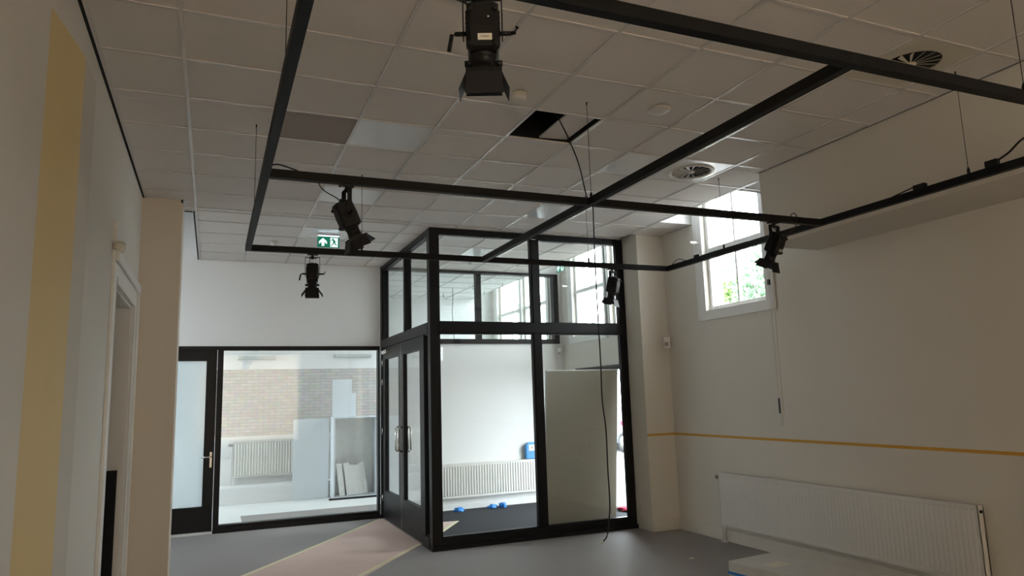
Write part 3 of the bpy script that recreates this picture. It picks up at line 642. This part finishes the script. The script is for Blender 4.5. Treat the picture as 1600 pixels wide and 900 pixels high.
radiator(T(.40, YF, .0), 1.6, .66, 'white ribbed radiator on the far wall seen through the large window', .43, 'left', per=.05, depth=.06)

# ------------------------------------------------------------------ tape, sensors, blind cord
tp = MB().box(XR-.0025, XR-.0005, YN, 7.978, 1.200, 1.228); tp.box(5.25, XR, 7.9775, 7.9795, 1.200, 1.228)
tag(obj('masking_tape', tp, 'tape'), 'orange tape line running along the right wall and round the pier', 'tape')
def sensor(x, y, z, ang, label):
    M = T(x, y, z) @ R(ang, 'Z') @ Matrix.Scale(1.35, 4); t = thing('motion_sensor', (x, y, z), label, 'motion sensor', 'white motion sensors in corners')
    obj('casing', MB(M).prism([(-.03, 0), (-.034, -.03), (-.02, -.048), (.02, -.048), (.034, -.03), (.03, 0)], 0, .11), 'white_paint', t, .004)
    obj('lens', MB(M).box(-.018, .018, -.052, -.047, .02, .06), 'tile_grey', t, .003)
    obj('bracket', MB(M).box(-.012, .012, -.005, .035, .02, .09), 'plastic_white', t)
sensor(5.60, 7.915, 2.34, math.radians(-40), 'white motion sensor on the pier right of the porch')
sensor(5.60, 11.085, 2.43, math.radians(-40), 'white motion sensor in the back corner inside the porch')
t = thing('blind_cord', (XR-.03, 5.97, 1.36), 'thin pale looped blind cord hanging beside the tall window', 'cord')
for dy in (-.03, .03): obj('cord', MB().tube([(XR-.033, 5.97+dy, 3.95), (XR-.033, 5.97+dy*.9, 1.5), (XR-.033, 5.97, 1.37)], .0035, 6), 'plastic_cream', t)
obj('cord_clip', MB().box(XR-.045, XR, 5.985, 6.01, 2.90, 2.96), 'slot', t)
obj('tensioner', MB().box(XR-.040, XR-.026, 5.99, 6.004, 1.50, 1.66), 'slot', t)

# ------------------------------------------------------------------ loose things
Mb = T(4.325, 8.72, .012) @ R(math.radians(6), 'X')
bx0 = 4.11
M = T(bx0, 8.80, .008) @ R(math.radians(7.0), 'X')
t = thing('board', (bx0+.55, 8.8, 0), 'large beige-grey door-sized board leaning upright inside the porch glass', 'board')
obj('panel', MB(M).box(0, 1.09, 0, .045, 0, 2.09), 'board', t, .002)
e = obj('lit_edge', MB(M).box(-.006, 0, 0, .045, 0, 2.09).box(-.006, 1.096, -.001, .046, 2.09, 2.10), 'boardedge_lit', t); e['label'] = 'edge whitened as if backlit'  # bright backlit rim put into a whiter colour
mk = MB(M)
for x_, z_ in ((.50, 1.0), (.57, 1.01), (.64, 1.02), (.70, 1.01)): mk.box(x_, x_+.006, -.0008, .0004, z_, z_+.07)
mk.box(1.0, 1.015, -.0008, .0004, .12, .22).box(.46, .475, -.0008, .0004, .88, .895)
obj('scuff_marks', mk, 'tile_grey', t)
# paper on floor
pp = MB(); 
def poly3(mb, pts, z0, z1): return mb.prism(pts, z0, z1)
poly3(pp, [(.10, 7.95), (2.42, 11.0), (2.44, 10.98), (2.44, 8.82), (1.30, 7.30), (.9, 6.9), (-.1, 7.6)], .001, .003)
t = thing('floor_paper', (1.5, 8.8, 0), 'pinkish tan protective paper on the floor leading to the double doors', 'floor paper')
obj('sheet', pp, 'paper', t)
obj('sheet', MB().prism([(2.52, 8.92), (2.90, 9.42), (3.34, 10.12), (2.92, 10.2), (2.52, 9.9)], .007, .009), 'paper', t)
def strip(mb, p, q, w_, z0, z1):
    d = Vector((q[0]-p[0], q[1]-p[1], 0)).normalized(); n_ = Vector((-d.y, d.x, 0))*w_/2
    return mb.prism([(p[0]+n_.x, p[1]+n_.y), (p[0]-n_.x, p[1]-n_.y), (q[0]-n_.x, q[1]-n_.y), (q[0]+n_.x, q[1]+n_.y)], z0, z1)
tb = MB(); strip(tb, (-.1, 7.6), (2.40, 10.98), .05, .003, .004); strip(tb, (.9, 6.9), (2.42, 8.85), .05, .003, .004)
e = obj('tape_edge', tb, 'papertape', t); e['label'] = 'pale yellow tape along the edge'
e = obj('tape_edge', strip(MB(), (2.88, 9.42), (3.34, 10.12), .05, .009, .010), 'papertape', t); e['label'] = 'pale yellow tape along the edge'
# shoe covers
def crumple(c, r, sc, seed, m, name, label, cat, group=None):
    b = MB(); b.ball((0, 0, 0), r, 14, sc)
    for v in b.v:
        d = noise.noise(v*28+Vector((seed, 0, 0)))*.5+noise.noise(v*60+Vector((0, seed, 0)))*.3
        v *= 1+d; v += Vector(c); v.z = max(v.z, c[2]-sc[2]*r*.7)
    return tag(obj(name, b, m), label, cat, group)
crumple((3.63, 10.93, .035), .062, (1.3, .8, .62), 3, 'blue', 'shoe_cover', 'crumpled blue shoe cover lying alone on the porch mat', 'shoe cover', 'blue shoe covers')
crumple((4.21, 10.97, .033), .06, (1.3, .8, .55), 9, 'blue', 'shoe_cover', 'left crumpled blue shoe cover of the touching pair', 'shoe cover', 'blue shoe covers')
crumple((4.38, 10.95, .038), .062, (1.0, .9, .72), 17, 'blue', 'shoe_cover', 'right crumpled blue shoe cover of the touching pair', 'shoe cover', 'blue shoe covers')
crumple((5.86, 9.56, .03), .11, (1.2, 1.5, .32), 5, 'red', 'cloth', 'crumpled dark red cloth on the sill of the open street doorway', 'cloth')
# blue pack on radiator
t = thing('blue_pack', (4.96, YB-.06, .725), 'blue plastic pack with a white label standing on the porch radiator', 'pack')
b = MB().prism([(4.87, YB-.10), (5.07, YB-.10), (5.07, YB-.02), (4.87, YB-.02)], .726, .96)
obj('bag', b, 'bluebag', t, .015); obj('bag_top', MB().loft([(4.88, YB-.09, .955), (5.06, YB-.09, .955), (5.06, YB-.03, .955), (4.88, YB-.03, .955)], [(4.93, YB-.07, 1.0), (5.03, YB-.07, 1.0), (5.03, YB-.05, 1.0), (4.93, YB-.05, 1.0)]), 'bluebag', t)
e = obj('label_patch', MB().box(4.92, 5.04, YB-.103, YB-.1, .86, .96), 'panel_white', t); e['label'] = 'white label'
obj('label_mark', MB().box(4.965, 4.985, YB-.104, YB-.103, .90, .925), 'slot', t)
t = tag(obj('paper_sheet', MB(T(5.16, YB-.035, .90) @ R(math.radians(24), 'Y') @ R(math.radians(4), 'X')).box(-.0, .21, -.001, .0, 0, .30), 'panel_white'), 'white paper sheet tilted against the porch back wall', 'paper')
tag(obj('wall_thermostat', MB().box(5.17, 5.25, YB-.025, YB, 1.36, 1.48), 'plastic_cream', bevel=.005), 'small pale box on the porch back wall beside the board', 'wall box')
# white pack bottom right
t = thing('carton', (4.7, 4.8, 0), 'long white wrapped carton on the floor in front of the right radiator', 'carton')
M = T(4.313, 5.384, 0) @ R(math.radians(7), 'Z')
obj('box_body', MB(M).box(0, .60, -1.25, 0, .0, .25), 'packing', t, .012)
e = obj('blue_print', MB(M).box(-.0015, .60, -1.20, .0015, .14, .162), 'blue', t); e['label'] = 'blue printed stripe'
e = obj('shipping_label', MB(M).box(.12, .34, -.42, -.28, .2495, .2512), 'label', t); e['label'] = 'torn grey label'
tag(obj('debris', MB().prism([(4.75, 6.5), (4.80, 6.53), (4.78, 6.56), (4.73, 6.54)], 0.0005, .006), 'label'), 'tiny pale scrap on the grey floor near the radiator', 'scrap')

# ------------------------------------------------------------------ things in the far room
yc = 13.95
tag(obj('door_panel', MB(T(1.42, yc, 0) @ R(math.radians(1), 'X')).box(0, .645, 0, .03, .002, 1.465), 'panel_white', bevel=.002), 'plain white cabinet door panel standing before the far radiator', 'panel')
def carcass(x0, x1, z1, y0, y1, name, label, shelves=()):
    t = thing(name, ((x0+x1)/2, (y0+y1)/2, 0), label, 'cabinet', 'white cabinets in the far room')
    for a_ in (x0, x1-.03): obj('side_panel', MB().box(a_, a_+.03, y0, y1, .012, z1), 'panel_white', t, .002)
    obj('top_panel', MB().box(x0+.03, x1-.03, y0, y1, z1-.03, z1), 'panel_white', t); obj('bottom_panel', MB().box(x0+.03, x1-.03, y0, y1, .012, .045), 'panel_white', t)
    obj('back_panel', MB().box(x0+.03, x1-.03, y1-.01, y1, .045, z1-.03), 'panel_wood', t)
    for s in shelves: obj('shelf', MB().box(x0+.03, x1-.03, y0+.01, y1-.01, s, s+.025), 'panel_white', t)
    return t
carcass(2.10, 2.93, 1.49, 13.60, 13.97, 'cabinet', 'open white cabinet carcass with loose boards inside')
carcass(2.95, 3.75, 1.50, 13.60, 13.97, 'cabinet', 'open white cabinet with shelves at the right edge of the large window', (.55, 1.02))
tag(obj('floor_bar', MB().box(2.02, 3.4, 13.52, 13.56, .0, .03), 'black_plastic'), 'black bar on the floor before the white cabinets', 'bar')
rn = random.Random(2)
for k in range(5):
    xx = 2.23+.10*k
    tag(obj('loose_board', MB(T(xx+.04*(k > 0), 13.66+.018*k, .047) @ R(math.radians(-6+ -.5*k), 'Y') @ R(math.radians(-5), 'X')).box(0, .10, 0, .015, 0, .56+rn.uniform(-.02, .03)), 'panel_wood'), 'narrow pale board leaning inside the open white cabinet, %s of five' % ('leftmost', 'second from left', 'middle one', 'second from right', 'rightmost')[k], 'board', 'loose boards inside the open cabinet')
tag(obj('stacked_panel', MB().box(2.11, 2.47, 13.80, 13.83, 1.491, 2.19), 'panel_white'), 'tall white panel standing on top of the open cabinet', 'panel')
tag(obj('stacked_panel', MB().box(2.45, 2.56, 13.86, 13.88, 1.491, 1.93), 'panel_white'), 'narrow white panel behind the tall panel on the cabinet', 'panel')
tag(obj('stacked_panel', MB().box(3.02, 3.45, 13.70, 13.73, 1.501, 1.74), 'panel_white'), 'low white panel on top of the cabinet with shelves', 'panel')
for x0_, x1_, zz, lb in ((.42, 1.12, 2.62, 'long grey fixture high on the far wall, left of two'), (2.24, 2.98, 2.65, 'long grey fixture high on the far wall, right of two')):
    t = thing('wall_fixture', ((x0_+x1_)/2, YF, zz), lb, 'wall fixture', 'grey fixtures above the brick band'); obj('fixture_body', MB().box(x0_, x1_, YF-.08, YF, zz, zz+.07), 'fixture', t, .01); obj('fixture_edge', MB().box(x0_, x1_, YF-.09, YF-.08, zz+.06, zz+.072), 'white_paint', t)
cable('hanging_cable', [(4.27, 13.0, CE-.002), (4.275, 13.0, 3.7), (4.255, 13.0, 3.4), (4.28, 13.0, 3.1), (4.285, 13.0, 2.5), (4.28, 13, 2.2)], .006, 'thin cable hanging from the ceiling of the far room', None, None)
for i, (x, y) in enumerate(((4.55, 12.6), (4.3, 13.7), (5.0, 12.2), (5.0, 13.2))):
    tag(obj('ceiling_hook', MB().tube([(x, y, CE-.006), (x, y, CE-.07), (x+.012, y, CE-.085)], .005, 6), 'black_plastic'), 'small dark hook on the far room ceiling, %s' % ('right of the hanging cable', 'deepest in the room', 'nearest the porch window', 'nearest the far windows')[i], 'hook', 'hooks on the far room ceiling')

# ------------------------------------------------------------------ outside
struct('ground', MB().box(5.95, 60, -30, 60, -.25, -.12), 'asphalt')
struct('pavement', MB().box(5.95, 9.5, -20, 40, -.12, -.02), 'pavement', bevel=.01)
struct('ground', MB().box(-40, -3.0, -20, 40, -.25, -.12), 'pavement')
t = thing('building', (26, 22, -.12), 'low brick building across the street', 'building')
obj('facade', MB().box(24, 30, 8, 38, -.12, 5.2), 'stone', t)
obj('roof', MB().add([(23.6, 7.6, 5.2), (30.4, 7.6, 5.2), (30.4, 38.4, 5.2), (23.6, 38.4, 5.2), (27, 9, 7.4), (27, 37, 7.4)], [(0, 1, 4), (1, 2, 5, 4), (2, 3, 5), (3, 0, 4, 5), (0, 3, 2, 1)]), 'carglass', t)
for k in range(8):
    y = 10+3.4*k; f = obj('window', MB().box(23.94, 24.02, y, y+1.3, .9, 2.6), 'window_paint', t); obj('pane', MB().box(23.92, 23.95, y+.1, y+1.2, 1.0, 2.5), 'carglass', f)
def tree(x, y, hh, rad, cz, m, label, n=2200, seed=1):
    rn = random.Random(seed); t = thing('tree', (x, y, -.12), label, 'tree', 'trees outside the windows')
    tr = MB(); tr.tube([(x, y, -.12), (x+.05, y, cz*.4), (x-.05, y+.05, cz*.8), (x, y, cz+.4)], .05, 10)
    for k in range(7):
        a_ = k*2.4; tr.tube([(x, y, cz*.62+.15*k), (x+.5*rad*math.cos(a_), y+.5*rad*math.sin(a_), cz+.1*k), (x+.8*rad*math.cos(a_), y+.8*rad*math.sin(a_), cz+.5+.15*k)], .018, 6)
    obj('trunk', tr, 'bark', t)
    fo = MB()
    cl = [(rn.uniform(-1, 1), rn.uniform(-1, 1), rn.uniform(-1, 1)) for _ in range(22)]
    cl = [c for c in cl if sum(v*v for v in c) < 1.3]
    for i in range(n):
        c = cl[i % len(cl)]; d = Vector((rn.gauss(0, 1), rn.gauss(0, 1), rn.gauss(0, 1))).normalized()*rn.uniform(.15, .42)
        p = Vector((x+rad*(c[0]*.75+d.x), y+rad*(c[1]*.75+d.y), cz+hh*(c[2]*.5+d.z*.6)))
        M = T(*p) @ Matrix.Rotation(rn.uniform(0, 6.3), 4, Vector((rn.uniform(-1, 1), rn.uniform(-1, 1), rn.uniform(-1, 1))).normalized()); s = rn.uniform(.07, .13)
        fo.add([(-s, 0, 0), (0, -s*.5, .01), (s, 0, 0), (0, s*.5, .01)], [(0, 1, 2, 3)], M=M)
    obj('foliage', fo, m, t)['kind'] = 'stuff'
tree(14.2, 15.0, 3.2, 1.2, 4.15, 'leaf_blue', 'larger green tree behind the right pane of the tall window', 3600, 2)
tree(15.5, 18.15, .9, .26, 4.95, 'leaf', 'slim young tree behind the left pane of the tall window', 700, 5)
# parked car
t = thing('car', (13.1, 21.2, -.12), 'dark blue-grey car parked across the street', 'car')
prof = [(19.05, .18), (19.0, .55), (19.15, .78), (20.0, .92), (20.7, 1.38), (22.4, 1.42), (23.1, .98), (23.4, .9), (23.45, .2)]
prof = [(p+.3, z-.05) for p, z in prof]
Mx = Matrix(((0, 0, 1, 0), (1, 0, 0, 0), (0, 1, 0, 0), (0, 0, 0, 1)))   # (x,y,z)->(z,x,y)
obj('body', MB(Mx).prism(prof, 12.3, 14.0), 'carbody', t, .05)
obj('side_window', MB().add([(12.29, 20.5, .92), (12.29, 22.9, .94), (12.29, 22.5, 1.28), (12.29, 21.05, 1.26), (12.31, 20.5, .92), (12.31, 22.9, .94), (12.31, 22.5, 1.28), (12.31, 21.05, 1.26)], [(0, 1, 2, 3), (7, 6, 5, 4), (0, 4, 5, 1), (1, 5, 6, 2), (2, 6, 7, 3), (3, 7, 4, 0)]), 'carglass', t)
for y in (20.05, 23.0):
    for x in (12.26, 13.84):
        Mw = T(x, y, .20) @ R(PI/2, 'Y'); wh = obj('wheel', MB(Mw).lathe([(.25, 0), (.32, .01), (.32, .18), (.25, .2)], 28), 'tyre', t); obj('hub', MB(Mw).lathe([(.20, -.006), (.08, -.012), (.02, -.012)], 20), 'chrome', wh)
obj('tail_light', MB().box(12.27, 12.42, 19.95, 20.2, .74, .88), 'red', t, .02)
